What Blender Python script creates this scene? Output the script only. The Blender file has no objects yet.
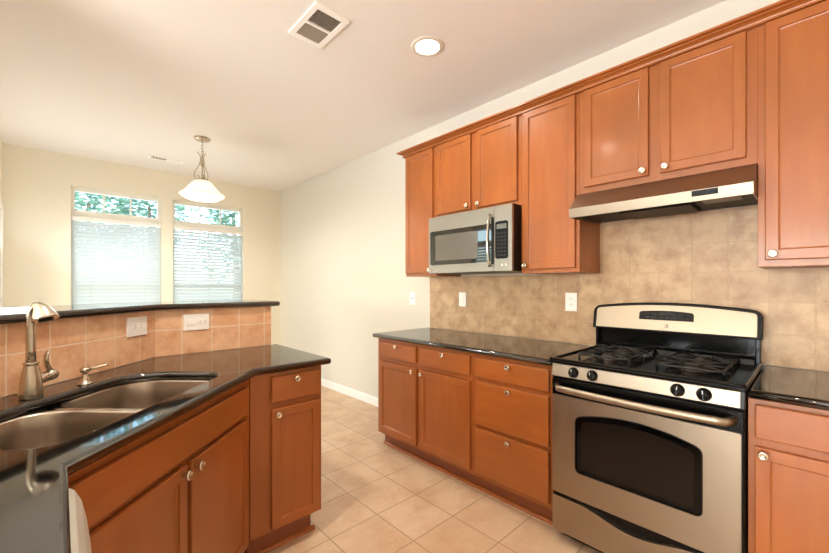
import bpy, bmesh, math, random
from mathutils import Matrix, Vector
random.seed(7)
S = bpy.context.scene
COL = S.collection
PI = math.pi
R2 = math.sqrt(2)

# ------------------------------------------------------------------ camera
YAW = math.radians(43.229)
cd = bpy.data.cameras.new('camera'); cam = bpy.data.objects.new('camera', cd); COL.objects.link(cam)
cam.location = (-2.494, 0, 1.294); cam.rotation_euler = (PI/2, 0, -YAW)
cd.sensor_width = 36; cd.lens = 36*376.32/829; cd.shift_y = (286.32-276.5)/829; cd.clip_start = 0.05
S.camera = cam
# ------------------------------------------------------------------ exposure
S.view_settings.view_transform = 'Standard'; S.view_settings.look = 'None'
S.view_settings.gamma = 1; S.view_settings.use_curve_mapping = False
S.view_settings.exposure = 0.2
S.cycles.use_denoising = True
S.cycles.max_bounces = 10; S.cycles.diffuse_bounces = 6; S.cycles.glossy_bounces = 5
S.cycles.transmission_bounces = 8; S.cycles.transparent_max_bounces = 12
S.cycles.sample_clamp_indirect = 8
# ------------------------------------------------------------------ sky, sun, fill lamps at the windows
W = bpy.data.worlds.new('sky'); S.world = W; W.use_nodes = True
wn = W.node_tree.nodes; wl = W.node_tree.links; wn.clear()
wo = wn.new('ShaderNodeOutputWorld'); wb = wn.new('ShaderNodeBackground'); sk = wn.new('ShaderNodeTexSky')
sk.sky_type = 'NISHITA'; sk.sun_disc = False; sk.sun_elevation = math.radians(35); sk.sun_rotation = math.radians(240)
sk.dust_density = 2.0
wb.inputs[1].default_value = 1.5
wl.new(sk.outputs[0], wb.inputs[0]); wl.new(wb.outputs[0], wo.inputs[0])

def lamp(name, kind, loc, energy, color=(1, 1, 1), rot=None, to=None, **kw):
    d = bpy.data.lights.new(name, kind); o = bpy.data.objects.new(name, d); COL.objects.link(o)
    d.energy = energy; d.color = color; o.location = loc
    if to is not None:
        o.rotation_euler = Vector(to).to_track_quat('-Z', 'Y').to_euler()
    for k, v in kw.items(): setattr(d, k, v)
    return o
lamp('sun', 'SUN', (-8, -3, 8), 6.0, (1, .95, .88), to=(.87, .50, -.55), angle=math.radians(.6))
DAY = (.95, .975, 1.0)
lamp('window_fill_lamp', 'AREA', (-6.42, .9, 1.1), 215, DAY, to=(1, 0, 0), shape='RECTANGLE', size=2.8, size_y=1.9)  # area lamp standing in for daylight through the family-room window
lamp('window_fill_lamp', 'AREA', (-2.84, 4.9, 1.2), 18, DAY, to=(.55, -.45, .7), shape='RECTANGLE', size=.8, size_y=1.5)  # added lamp inside the patio door, aimed up to brighten the ceiling
CAN_W = 6

# ------------------------------------------------------------------ materials
def lin(r, g, b):
    f = lambda c: (c/255/12.92 if c/255 <= .04045 else ((c/255+.055)/1.055)**2.4)
    return (f(r), f(g), f(b), 1)
def mat(name, base=(128, 128, 128), rough=.5, metal=0., spec=.5, coat=0., ior=None, em=None, ems=0., trans=0.):
    m = bpy.data.materials.new(name); m.use_nodes = True
    b = m.node_tree.nodes['Principled BSDF']
    b.inputs['Base Color'].default_value = lin(*base)
    b.inputs['Roughness'].default_value = rough; b.inputs['Metallic'].default_value = metal
    b.inputs['Specular IOR Level'].default_value = spec
    b.inputs['Coat Weight'].default_value = coat; b.inputs['Coat Roughness'].default_value = .12
    if ior: b.inputs['IOR'].default_value = ior
    if em: b.inputs['Emission Color'].default_value = lin(*em); b.inputs['Emission Strength'].default_value = ems
    b.inputs['Transmission Weight'].default_value = trans
    return m
def nodes(m): return m.node_tree.nodes, m.node_tree.links, m.node_tree.nodes['Principled BSDF']
def mixc(n, l, a, b, fac, mode='MIX'):
    x = n.new('ShaderNodeMix'); x.data_type = 'RGBA'; x.blend_type = mode
    for sock, v in ((x.inputs[6], a), (x.inputs[7], b), (x.inputs[0], fac)):
        if hasattr(v, 'is_linked'): l.new(v, sock)
        else: sock.default_value = v
    return x.outputs[2]
def noise(n, l, vec, scale, detail=3, rough=.55, sc=None):
    t = n.new('ShaderNodeTexNoise'); t.inputs['Scale'].default_value = scale
    t.inputs['Detail'].default_value = detail; t.inputs['Roughness'].default_value = rough
    if sc is not None:
        mp = n.new('ShaderNodeMapping'); mp.inputs['Scale'].default_value = sc; l.new(vec, mp.inputs[0]); vec = mp.outputs[0]
    l.new(vec, t.inputs['Vector']); return t.outputs['Fac']
def ramp(n, l, fac, a, b, ca=(0, 0, 0, 1), cb=(1, 1, 1, 1)):
    r = n.new('ShaderNodeValToRGB'); r.color_ramp.elements[0].position = a; r.color_ramp.elements[1].position = b
    r.color_ramp.elements[0].color = ca; r.color_ramp.elements[1].color = cb; l.new(fac, r.inputs[0]); return r.outputs[0]
def bump(n, l, b, h, strength, dist=.002):
    x = n.new('ShaderNodeBump'); x.inputs['Strength'].default_value = strength; x.inputs['Distance'].default_value = dist
    l.new(h, x.inputs['Height']); l.new(x.outputs[0], b.inputs['Normal'])
def pos(n): return n.new('ShaderNodeTexCoord').outputs['Object']
def wpos(n): return n.new('ShaderNodeNewGeometry').outputs['Position']

def wood(name, c1, c2, sc):
    m = mat(name, c1, .36, coat=.15); n, l, b = nodes(m)
    p = wpos(n)
    g = noise(n, l, p, 1.0, 5, .6, sc)
    g2 = noise(n, l, p, 2.3, 3, .5)
    f = ramp(n, l, g, .3, .72)
    c = mixc(n, l, lin(*c1), lin(*c2), f)
    c = mixc(n, l, c, lin(*[int(v*.86) for v in c1]), ramp(n, l, g2, .4, .75))
    l.new(c, b.inputs['Base Color']); return m
WC1, WC2 = (170, 98, 42), (157, 84, 35)
M_wood = wood('stained_maple', WC1, WC2, (18, 18, 3))
M_woodh = wood('stained_maple_horizontal', WC1, WC2, (5, 5, 26))
M_shoe = mat('stained_maple_toe', (135, 74, 44), .45)

def plaster(name, c, amt=.05, sc=90):
    m = mat(name, c, .75, spec=.25); n, l, b = nodes(m)
    bump(n, l, b, noise(n, l, wpos(n), sc, 2), amt, .003); return m
M_wall = plaster('cream_wall_paint', (219, 214, 202))
M_wallfar = plaster('cream_wall_paint_lit', (240, 235, 219))  # same paint as the right wall, difference in lighting put into its colour
M_ceil = plaster('ceiling_paint', (238, 233, 227), .12, 60)
M_trim = mat('white_trim_paint', (240, 240, 236), .35)
M_vinyl = mat('white_vinyl', (240, 240, 232), .4)

def tile(name, ca, cb, grout, size, off, rough, nsc=9, mort=.004):
    m = mat(name, ca, rough); n, l, b = nodes(m)
    uv = n.new('ShaderNodeUVMap').outputs[0]
    mp = n.new('ShaderNodeMapping'); mp.vector_type = 'POINT'; mp.inputs['Location'].default_value = (-off[0], -off[1], 0); l.new(uv, mp.inputs[0])
    br = n.new('ShaderNodeTexBrick'); br.offset = 0; br.squash = 1
    br.inputs['Scale'].default_value = 1; br.inputs['Brick Width'].default_value = size; br.inputs['Row Height'].default_value = size
    br.inputs['Mortar Size'].default_value = mort; br.inputs['Mortar Smooth'].default_value = .25; br.inputs['Bias'].default_value = 0
    br.inputs['Color1'].default_value = lin(*ca); br.inputs['Color2'].default_value = lin(*[int(a*.6+c*.4) for a, c in zip(ca, cb)])
    br.inputs['Mortar'].default_value = lin(*grout)
    l.new(mp.outputs[0], br.inputs['Vector'])
    g = noise(n, l, wpos(n), nsc, 6, .62)
    g2 = noise(n, l, wpos(n), nsc*5, 3, .6)
    f = ramp(n, l, g, .42, .72)
    sub = n.new('ShaderNodeMath'); sub.operation = 'SUBTRACT'; sub.inputs[0].default_value = 1; l.new(br.outputs['Fac'], sub.inputs[1])
    mu = n.new('ShaderNodeMath'); mu.operation = 'MULTIPLY'; l.new(f, mu.inputs[0]); l.new(sub.outputs[0], mu.inputs[1])
    c = mixc(n, l, br.outputs['Color'], lin(*cb), mu.outputs[0])
    mu2 = n.new('ShaderNodeMath'); mu2.operation = 'MULTIPLY'; l.new(ramp(n, l, g2, .55, .8), mu2.inputs[0]); mu2.inputs[1].default_value = .25
    c = mixc(n, l, c, lin(*[int(v*.8) for v in cb]), mu2.outputs[0])
    l.new(c, b.inputs['Base Color'])
    bump(n, l, b, sub.outputs[0], .5, .002); return m
M_floor = tile('floor_tile', (218, 192, 162), (196, 160, 126), (168, 140, 112), .303, (-1.187, 1.70), .38, 5, .0035)
M_splash = tile('backsplash_tile', (204, 172, 134), (156, 118, 82), (186, 156, 122), .1525, (-.003, .914), .42, 10, .003)
M_bartile = tile('bar_tile_straight', (238, 196, 158), (208, 150, 108), (236, 210, 184), .1525, (-.126, .904), .4, 10, .0035)
M_bartiled = tile('bar_tile_angled', (238, 196, 158), (208, 150, 108), (236, 210, 184), .1525, (.104, .904), .4, 10, .0035)

def granite():
    m = mat('black_granite', (16, 15, 14), .05, ior=2.0); n, l, b = nodes(m)
    v = n.new('ShaderNodeTexVoronoi'); v.inputs['Scale'].default_value = 260; l.new(wpos(n), v.inputs['Vector'])
    c = mixc(n, l, lin(12, 11, 10), lin(74, 64, 52), ramp(n, l, v.outputs['Color'], .82, .95))
    l.new(c, b.inputs['Base Color']); return m
M_granite = granite()
def steel(name, c, rough, sc=None):
    m = mat(name, c, rough, 1.0); n, l, b = nodes(m)
    if sc:
        g = noise(n, l, wpos(n), 1, 2, .5, sc)
        mr = n.new('ShaderNodeMapRange'); mr.inputs[3].default_value = rough-.03; mr.inputs[4].default_value = rough+.03
        l.new(g, mr.inputs[0]); l.new(mr.outputs[0], b.inputs['Roughness'])
    return m
M_steel = steel('brushed_steel', (160, 146, 128), .38, (8, 3, 900))
M_steelv = steel('brushed_steel_vertical', (168, 162, 152), .36, (700, 700, 4))
M_sink = steel('satin_sink_steel', (176, 164, 150), .3, (90, 90, 6))
M_nickel = steel('brushed_nickel', (190, 178, 160), .25)
M_knob = steel('satin_nickel_knob', (215, 205, 188), .22)
M_chrome = steel('polished_steel', (205, 200, 192), .12)
M_black = mat('black_enamel', (8, 8, 8), .14, ior=1.3)
M_blackm = mat('matte_black_iron', (18, 17, 17), .5)
M_bplastic = mat('black_plastic', (9, 9, 9), .3, ior=1.3)
M_glassd = mat('dark_oven_glass', (6, 6, 6), .06, ior=1.35)
M_mwglass = mat('dark_microwave_glass', (14, 13, 12), .03, ior=1.9)
M_mwmesh = mat('microwave_window_mesh', (96, 90, 80), .25, ior=1.7)
M_white = mat('white_plastic', (248, 245, 240), .35)
M_slot = mat('dark_slot', (60, 56, 52), .6)
M_grey = mat('grey_enamel', (150, 138, 124), .5)
M_dark = mat('dark_duct', (58, 48, 40), .7)
M_ink = mat('dark_print', (70, 66, 60), .6)
M_filter = mat('hood_filter_mesh', (38, 35, 31), .5, .6)
M_burner = mat('burner_aluminium', (88, 78, 72), .4, .8)
M_dw = mat('dishwasher_enamel', (206, 206, 194), .35, .25)
M_led = mat('display_glass', (8, 8, 8), .12, ior=1.3)
M_button = mat('button_grey', (52, 50, 48), .5, spec=.2)
M_lamp = mat('lit_lamp_glass', (255, 250, 240), .4, em=(255, 240, 214), ems=9)
M_hoodlens = mat('frosted_lens', (112, 106, 98), .4)
def shade_mat():
    m = mat('alabaster_glass', (250, 246, 236), .35, em=(255, 247, 236), ems=.38); n, l, b = nodes(m)
    t = n.new('ShaderNodeBsdfTranslucent'); t.inputs[0].default_value = lin(250, 238, 218)
    mx = n.new('ShaderNodeMixShader'); mx.inputs[0].default_value = .16
    o = [x for x in n if x.type == 'OUTPUT_MATERIAL'][0]
    l.new(b.outputs[0], mx.inputs[1]); l.new(t.outputs[0], mx.inputs[2]); l.new(mx.outputs[0], o.inputs[0]); return m
M_shade = shade_mat()
def slat_mat():
    m = mat('white_blind_slat', (232, 239, 242), .45); n, l, b = nodes(m)
    t = n.new('ShaderNodeBsdfTranslucent'); t.inputs[0].default_value = lin(236, 244, 244)
    mx = n.new('ShaderNodeMixShader'); mx.inputs[0].default_value = .33
    o = [x for x in n if x.type == 'OUTPUT_MATERIAL'][0]
    l.new(b.outputs[0], mx.inputs[1]); l.new(t.outputs[0], mx.inputs[2]); l.new(mx.outputs[0], o.inputs[0]); return m
M_slat = slat_mat()
def glass_mat():
    m = bpy.data.materials.new('window_glass'); m.use_nodes = True; n, l = m.node_tree.nodes, m.node_tree.links
    n.clear(); o = n.new('ShaderNodeOutputMaterial'); tr = n.new('ShaderNodeBsdfTransparent'); tr.inputs[0].default_value = (.94, .98, .97, 1)
    gl = n.new('ShaderNodeBsdfGlossy'); gl.inputs['Roughness'].default_value = .01
    fr = n.new('ShaderNodeFresnel'); fr.inputs[0].default_value = 1.45; mx = n.new('ShaderNodeMixShader')
    l.new(fr.outputs[0], mx.inputs[0]); l.new(tr.outputs[0], mx.inputs[1]); l.new(gl.outputs[0], mx.inputs[2]); l.new(mx.outputs[0], o.inputs[0]); return m
M_glass = glass_mat()
def leaf_mat():
    m = mat('tree_leaves', (86, 130, 76), .5); n, l, b = nodes(m)
    g = noise(n, l, wpos(n), 1.6, 4)
    l.new(mixc(n, l, lin(58, 92, 82), lin(112, 144, 122), ramp(n, l, g, .35, .7)), b.inputs['Base Color'])
    t = n.new('ShaderNodeBsdfTranslucent'); t.inputs[0].default_value = lin(110, 156, 132)
    mx = n.new('ShaderNodeMixShader'); mx.inputs[0].default_value = .35
    o = [x for x in n if x.type == 'OUTPUT_MATERIAL'][0]
    l.new(b.outputs[0], mx.inputs[1]); l.new(t.outputs[0], mx.inputs[2]); l.new(mx.outputs[0], o.inputs[0]); return m
M_leaf = leaf_mat(); M_bark = mat('tree_bark', (96, 80, 66), .9)
def ground_mat():
    m = mat('light_bounce_ground', (206, 202, 194), .9); n, l, b = nodes(m)  # pale colour made up to bounce sunlight onto the ceiling indoors
    l.new(mixc(n, l, lin(198, 194, 186), lin(216, 212, 204), noise(n, l, wpos(n), 1.5, 6)), b.inputs['Base Color']); return m
M_ground = ground_mat()

# ------------------------------------------------------------------ geometry helpers
ID = Matrix.Identity(4)
def frame(o, u, v):
    """local (u, v, z) -> world, u and v unit vectors in plan"""
    return Matrix(((u[0], v[0], 0, o[0]), (u[1], v[1], 0, o[1]), (0, 0, 1, o[2] if len(o) > 2 else 0), (0, 0, 0, 1)))
FR = frame((0, 0), (0, 1), (-1, 0))                                  # right wall: u = Y, v = out of the wall
class MB:
    def __init__(s, M=ID): s.bm = bmesh.new(); s.M = M; s.uv = s.bm.loops.layers.uv.new('UVMap')
    def _fin(s, verts, smooth=False):
        fs = {f for v in verts if v.is_valid for f in v.link_faces}
        for f in fs:
            f.smooth = smooth
            for lp in f.loops: lp[s.uv].uv = (lp.vert.co.x, lp.vert.co.z)
        for v in verts:
            if v.is_valid: v.co = s.M @ v.co
    def box(s, x0, x1, y0, y1, z0, z1, bev=0, seg=2, R=None):
        x0, x1 = sorted((x0, x1)); y0, y1 = sorted((y0, y1)); z0, z1 = sorted((z0, z1))
        vs = [s.bm.verts.new(p) for p in ((x0,y0,z0),(x1,y0,z0),(x1,y1,z0),(x0,y1,z0),(x0,y0,z1),(x1,y0,z1),(x1,y1,z1),(x0,y1,z1))]
        for f in ((0,3,2,1),(4,5,6,7),(0,1,5,4),(1,2,6,5),(2,3,7,6),(3,0,4,7)): s.bm.faces.new([vs[i] for i in f])
        if bev:
            es = list({e for v in vs for e in v.link_edges})
            r = bmesh.ops.bevel(s.bm, geom=es, offset=bev, segments=seg, affect='EDGES', profile=.5)
            vs = list(set(v for v in r['verts']) | set(v for v in vs if v.is_valid))
        if R is not None:
            for v in vs: v.co = R @ v.co
        s._fin(vs); return s
    def floorbox(s, x0, x1, y0, y1, z0, z1):
        s.box(x0, x1, y0, y1, z0, z1)
        for f in s.bm.faces:
            for lp in f.loops: lp[s.uv].uv = (lp.vert.co.x, lp.vert.co.y)
        return s
    def prism(s, poly, a0, a1, axis='z', bev=0, smooth=False):
        """poly in the two other axes, extruded along axis"""
        def P(p, a): return {'z': (p[0], p[1], a), 'x': (a, p[0], p[1]), 'y': (p[0], a, p[1])}[axis]
        b = [s.bm.verts.new(P(p, a0)) for p in poly]; t = [s.bm.verts.new(P(p, a1)) for p in poly]
        n = len(poly); new = []
        new.append(s.bm.faces.new(b)); new.append(s.bm.faces.new(t[::-1]))
        for i in range(n): new.append(s.bm.faces.new([b[i], t[i], t[(i+1) % n], b[(i+1) % n]]))
        bmesh.ops.recalc_face_normals(s.bm, faces=new)
        vs = b+t
        if bev:
            r = bmesh.ops.bevel(s.bm, geom=list({e for v in vs for e in v.link_edges}), offset=bev, segments=2, affect='EDGES', profile=.5)
            vs = list(set(r['verts']) | set(v for v in vs if v.is_valid))
        s._fin(vs, smooth); return s
    def tube(s, pts, rad, n=12, sx=1, sy=1, closed=False):
        pts = [Vector(p) for p in pts]; k = len(pts)
        rad = rad if isinstance(rad, (list, tuple)) else [rad]*k
        rings = []; up = None
        for i, p in enumerate(pts):
            a = pts[(i-1) % k] if (i or closed) else p; b = pts[(i+1) % k] if (i < k-1 or closed) else p
            t = (b-a).normalized()
            if up is None:
                up = Vector((0, 0, 1)) if abs(t.z) < .9 else Vector((1, 0, 0))
            x = t.cross(up)
            if x.length < 1e-5: x = t.cross(Vector((0, 1, 0)))
            x.normalize(); y = x.cross(t).normalized(); up = y
            rings.append([s.bm.verts.new(p + (x*math.cos(q)*sx + y*math.sin(q)*sy)*rad[i]) for q in [2*PI*j/n for j in range(n)]])
        fs = []
        for i in range(k if closed else k-1):
            A, B = rings[i], rings[(i+1) % k]
            for j in range(n): fs.append(s.bm.faces.new([A[j], A[(j+1) % n], B[(j+1) % n], B[j]]))
        if not closed: fs.append(s.bm.faces.new(rings[0][::-1])); fs.append(s.bm.faces.new(rings[-1]))
        bmesh.ops.recalc_face_normals(s.bm, faces=fs)
        vs = [v for r in rings for v in r]; s._fin(vs, True)
        if not closed:
            for f in fs[-2:]: f.smooth = False
        return s
    def lathe(s, prof, c=(0, 0, 0), axis=(0, 0, 1), n=24, smooth=True, a0=0.):
        """prof: (radius, height) along axis, closed at ends when radius is 0"""
        q = Vector((0, 0, 1)).rotation_difference(Vector(axis).normalized()).to_matrix(); c = Vector(c)
        rings = []
        for r, h in prof:
            if r < 1e-6: rings.append([s.bm.verts.new(c + q @ Vector((0, 0, h)))])
            else: rings.append([s.bm.verts.new(c + q @ Vector((r*math.cos(a0+2*PI*j/n), r*math.sin(a0+2*PI*j/n), h))) for j in range(n)])
        fs = []
        for A, B in zip(rings, rings[1:]):
            for j in range(n):
                f = [A[j % len(A)], A[(j+1) % len(A)], B[(j+1) % len(B)], B[j % len(B)]]
                f = [v for i, v in enumerate(f) if v not in f[:i]]
                if len(f) > 2: fs.append(s.bm.faces.new(f))
        bmesh.ops.recalc_face_normals(s.bm, faces=fs)
        s._fin([v for r in rings for v in r], smooth); return s
    def disc(s, r, h0, h1, c, axis, n=24): return s.lathe([(0, h0), (r, h0), (r, h1), (0, h1)], c, axis, n, False)
    def panel(s, outer, holes, y0, y1, z=None):
        """plate with holes: outlines in local (x, z), thickness along y"""
        def ring(pts): return [s.bm.verts.new((p[0], y0, p[1])) for p in pts]
        es = []; fr = []; lo = []
        for pts in [outer]+holes:
            r = ring(pts); lo.append(r)
            for i in range(len(r)): es.append(s.bm.edges.new((r[i], r[(i+1) % len(r)])))
        g = bmesh.ops.triangle_fill(s.bm, use_beauty=True, use_dissolve=False, edges=es)
        fr = [f for f in g['geom'] if isinstance(f, bmesh.types.BMFace)]
        ex = bmesh.ops.extrude_face_region(s.bm, geom=fr)
        nv = [v for v in ex['geom'] if isinstance(v, bmesh.types.BMVert)]
        for v in nv: v.co.y = y1
        allv = [v for r in lo for v in r]+nv
        bmesh.ops.recalc_face_normals(s.bm, faces=list({f for v in allv for f in v.link_faces}))
        s._fin(allv); return s
LOC = {}
def setp(o, label=None, cat=None, group=None, kind=None):
    for k, v in (('label', label), ('category', cat), ('group', group), ('kind', kind)):
        if v: o[k] = v
    return o
def obj(name, mb, m, parent=None, label=None, cat=None, group=None, kind=None):
    loc = LOC.get(parent.name, Vector()) if parent else Vector()
    if parent is None and cat:                                       # a thing of one mesh: origin at its base
        c = [v.co for v in mb.bm.verts]
        loc = Vector((sum(v.x for v in c)/len(c), sum(v.y for v in c)/len(c), min(v.z for v in c)))
    for v in mb.bm.verts: v.co -= loc
    me = bpy.data.meshes.new(name); mb.bm.to_mesh(me); mb.bm.free(); me.materials.append(m)
    o = bpy.data.objects.new(name, me); COL.objects.link(o)
    if parent: o.parent = parent
    else: o.location = loc
    LOC[o.name] = loc
    return setp(o, label, cat, group, kind)
def thing(name, loc, label, cat, group=None):
    o = bpy.data.objects.new(name, None); COL.objects.link(o); o.location = loc; o.empty_display_size = .1
    LOC[o.name] = Vector(loc); return setp(o, label, cat, group)
def struct(name, mb, m, parent=None): return obj(name, mb, m, parent, kind='structure' if not parent else None)
def rrect(x0, x1, z0, z1, r, n=6):
    pts = []
    for cx, cz, a in ((x1-r, z1-r, 0), (x0+r, z1-r, PI/2), (x0+r, z0+r, PI), (x1-r, z0+r, 1.5*PI)):
        for i in range(n+1): t = a+PI/2*i/n; pts.append((cx+r*math.cos(t), cz+r*math.sin(t)))
    return pts
def slab(name, outer, hole, z0, z1, bev, m, label, cat):
    """polished stone slab with rounded edges"""
    cu = bpy.data.curves.new(name, 'CURVE'); cu.dimensions = '2D'; cu.fill_mode = 'BOTH'
    for pts in [outer]+([hole] if hole else []):
        sp = cu.splines.new('POLY'); sp.points.add(len(pts)-1)
        for i, p in enumerate(pts): sp.points[i].co = (p[0], p[1], 0, 1)
        sp.use_cyclic_u = True
    cu.extrude = (z1-z0)/2-bev; cu.bevel_depth = bev; cu.bevel_resolution = 3; cu.offset = -bev
    t = bpy.data.objects.new(name+'_outline', cu); COL.objects.link(t)
    dg = bpy.context.evaluated_depsgraph_get(); dg.update()
    me = bpy.data.meshes.new_from_object(t.evaluated_get(dg)); bpy.data.objects.remove(t); bpy.data.curves.remove(cu)
    mb = MB(); mb.bm.from_mesh(me); bpy.data.meshes.remove(me)
    for v in mb.bm.verts: v.co.z += (z0+z1)/2
    for f in mb.bm.faces: f.smooth = abs(f.normal.z) < .98 and len(f.verts) == 4
    bmesh.ops.remove_doubles(mb.bm, verts=mb.bm.verts, dist=1e-5)
    return obj(name, mb, m, None, label, cat)

# ------------------------------------------------------------------ the room
H = 2.766; YF = 5.71; XL = -2.93; XF = -6.5; YB = -2.8; YS = 2.4; T = .14
struct('floor', MB().floorbox(XF-T, T, YB-T, YF+T, -.06, 0), M_floor)
struct('ceiling', MB().box(XF-T, T, YB-T, YF+T, H, H+.1), M_ceil)
def wall(name, M, u0, u1, openings, m):
    """wall face at v = 0, thickness behind it (v < 0); openings (u0, u1, z0, z1)"""
    b = MB(M); cur = u0
    for a, c, z0, z1 in sorted(openings):
        b.box(cur, a, -T, 0, 0, H)
        if z0 > 0: b.box(a, c, -T, 0, 0, z0)
        b.box(a, c, -T, 0, z1, H); cur = c
    b.box(cur, u1, -T, 0, 0, H)
    return struct(name, b, m)
FFAR = frame((0, YF), (-1, 0), (0, -1))                              # u = -X
W1 = (1.557, 2.411); W2 = (.55, 1.433)
ZS, ZT = .62, 2.43
wall('wall_right', FR, YB, YF, [], M_wall)
wall('wall_far', FFAR, 0, -XL, [(W2[0], W2[1], ZS, ZT), (W1[0], W1[1], ZS, ZT)], M_wallfar)
FLEFT = frame((XL, 0), (0, -1), (1, 0))                              # u = -Y
WD = (-5.52, -4.92); W3 = (-3.62, -2.62)
wall('wall_left', FLEFT, -YF, -YS, [(WD[0], WD[1], 0, 2.06), (W3[0], W3[1], .62, 2.2)], M_wallfar)
FSIDE = frame((0, YS+T), (1, 0), (0, -1))
wall('wall_side', frame((0, YS), (-1, 0), (0, -1)), -XL+T, -XF, [], M_wall)
FFAM = frame((XF, 0), (0, -1), (1, 0))
wall('wall_family_room', FFAM, -YS, -YB, [(-2.3, .5, .1, 2.1)], M_wall)
FBACK = frame((0, YB), (1, 0), (0, 1))
wall('wall_back', FBACK, XF, 0, [], M_wall)
# baseboards
def baseboard(name, M, u0, u1):
    b = MB(M); b.prism([(0, 0), (.014, 0), (.014, .07), (.009, .085), (.004, .092), (0, .092)], u0, u1, 'x'); return struct(name, b, M_trim)
baseboard('baseboard_right', FR, 2.437, YF-.014)
baseboard('baseboard_far', FFAR, 0, -XL)
baseboard('baseboard_left', FLEFT, WD[1]+.07, -YS)

# windows -----------------------------------------------------------
def window(name, M, u0, u1, z0, z1, transom=None, rail=None, munt=(), vd=-.05):
    b = MB(M); f = .034; v0, v1 = vd-.06, vd
    b.box(u0, u0+f, v0, v1, z0, z1, .004); b.box(u1-f, u1, v0, v1, z0, z1, .004)
    b.box(u0+f, u1-f, v0, v1, z1-.05, z1, .004); b.box(u0+f, u1-f, v0, v1, z0, z0+f, .004)
    if transom: b.box(u0+f, u1-f, v0, v1+.004, transom[0], transom[1], .004)
    o = struct(name, b, M_vinyl)
    if rail: obj('sash_rail', MB(M).box(u0+f, u1-f, v0+.01, v1-.005, rail-.022, rail+.022, .003), M_vinyl, o)
    for u, a, c in munt: obj('muntin', MB(M).box(u-.009, u+.009, v0+.028, v0+.042, a, c), M_vinyl, o)
    zz = [(z0+f, transom[0]), (transom[1], z1-.05)] if transom else [(z0+f, z1-f)]
    for a, c in zz: obj('pane', MB(M).box(u0+f, u1-f, v0+.032, v0+.037, a, c), M_glass, o)
    return o
def blind(name, M, u0, u1, z0, z1, tilt, label, v=-.028):
    t = thing(name, M @ Vector(((u0+u1)/2, v, z0)), label, 'blind', None)
    obj('headrail', MB(M).box(u0, u1, v-.02, v+.018, z1-.045, z1, .003), M_white, t)
    s = MB(M); z = z1-.075; k = 0
    while z > z0+.045:
        R = Matrix.Translation((0, v, z)) @ Matrix.Rotation(tilt, 4, 'X')
        s.box(u0+.004, u1-.004, -.024, .024, -.0013, .0013, R=R); z -= .043; k += 1
    obj('slats', s, M_slat, t)
    obj('bottom_rail', MB(M).box(u0+.004, u1-.004, v-.02, v+.016, z0+.004, z0+.026, .004), M_white, t)
    for fr in (.2, .8):
        u = u0+(u1-u0)*fr
        obj('ladder_cord', MB(M).tube([(u, v+.026, z0+.02), (u, v+.026, z1-.03)], .0012, 6), M_white, t)
    return t
for nm, (a, c), mz, lab, tl in (('window_1', W1, (1.866, 2.12), 'white slatted blind over the wider window at the left, slats nearly shut', math.radians(-61)),
                            ('window_2', W2, (.842, 1.10), 'white slatted blind over the window nearer the corner, slats slightly open', math.radians(-50))):
    window(nm, FFAR, a, c, ZS, ZT, (2.09, 2.165), 1.285, [(m_, 2.165, 2.38) for m_ in mz]+[((a+c)/2, .65, 2.09)])
    blind('window_blind', FFAR, a+.003, c-.003, ZS+.004, 2.088, tl, lab)
    struct('trim_'+nm[-1], MB(FFAR).box(a-.03, c+.03, -.0, .03, ZS-.03, ZS-.002, .004), M_trim)
window('window_3', FLEFT, W3[0], W3[1], .62, 2.2, (1.93, 1.98), 1.28)
blind('window_blind', FLEFT, W3[0]+.003, W3[1]-.003, .624, 1.925, math.radians(-40), 'white slatted blind on the side window of the breakfast area', -.028)
window('window_4', FFAM, -2.3, .5, .1, 2.1, None, None, [(-1.37, .134, 2.05), (-.43, .134, 2.05)])
# patio door in the left wall
d = MB(FLEFT); u0, u1 = WD
for a, c in ((u0, u0+.07), (u1-.07, u1)): d.box(a, c, -.09, -.03, .02, 2.055, .004)
d.box(u0+.07, u1-.07, -.09, -.03, 1.94, 2.055, .004); d.box(u0+.07, u1-.07, -.09, -.03, .02, .24, .004)
dr = struct('door_1', d, M_trim)
obj('pane', MB(FLEFT).box(u0+.07, u1-.07, -.063, -.057, .24, 1.94), M_glass, dr)
obj('door_handle', MB(FLEFT).tube([(u1-.03, -.03, .94), (u1-.03, .01, .95), (u1-.03, .01, 1.10), (u1-.03, -.03, 1.11)], .009, 10), M_nickel, dr)
ds = MB(FLEFT); ds.box(u0-.06, u0, 0, .016, 0, 2.12, .003); ds.box(u1, u1+.06, 0, .016, 0, 2.12, .003); ds.box(u0, u1, 0, .016, 2.06, 2.12, .003)
struct('trim_3', ds, M_trim)

# outside -----------------------------------------------------------
struct('ground', MB().box(-30, 25, -20, 40, -.5, -.3), M_ground)
def leaf_mesh(nl, rx, rz, seed):
    rnd = random.Random(seed); b = MB()
    for i in range(nl):
        while True:
            p = Vector((rnd.uniform(-1, 1), rnd.uniform(-1, 1), rnd.uniform(-1, 1)))
            if .25 < p.length < 1: break
        lump = .8+.25*math.sin(5*p.x+seed)*math.cos(4*p.z+seed)
        p = Vector((p.x*rx*lump, p.y*rx*lump, p.z*rz*lump+rz))
        e = rnd.uniform(.06, .11); q = Matrix.Rotation(rnd.uniform(0, 6.28), 3, 'Z') @ Matrix.Rotation(rnd.uniform(-1.2, 1.2), 3, 'X')
        vs = [b.bm.verts.new(p+q @ Vector(k)) for k in ((-e, 0, 0), (0, -e*.5, .02), (e, 0, 0), (0, e*.5, .02))]
        b.bm.faces.new(vs)
    return b
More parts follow.
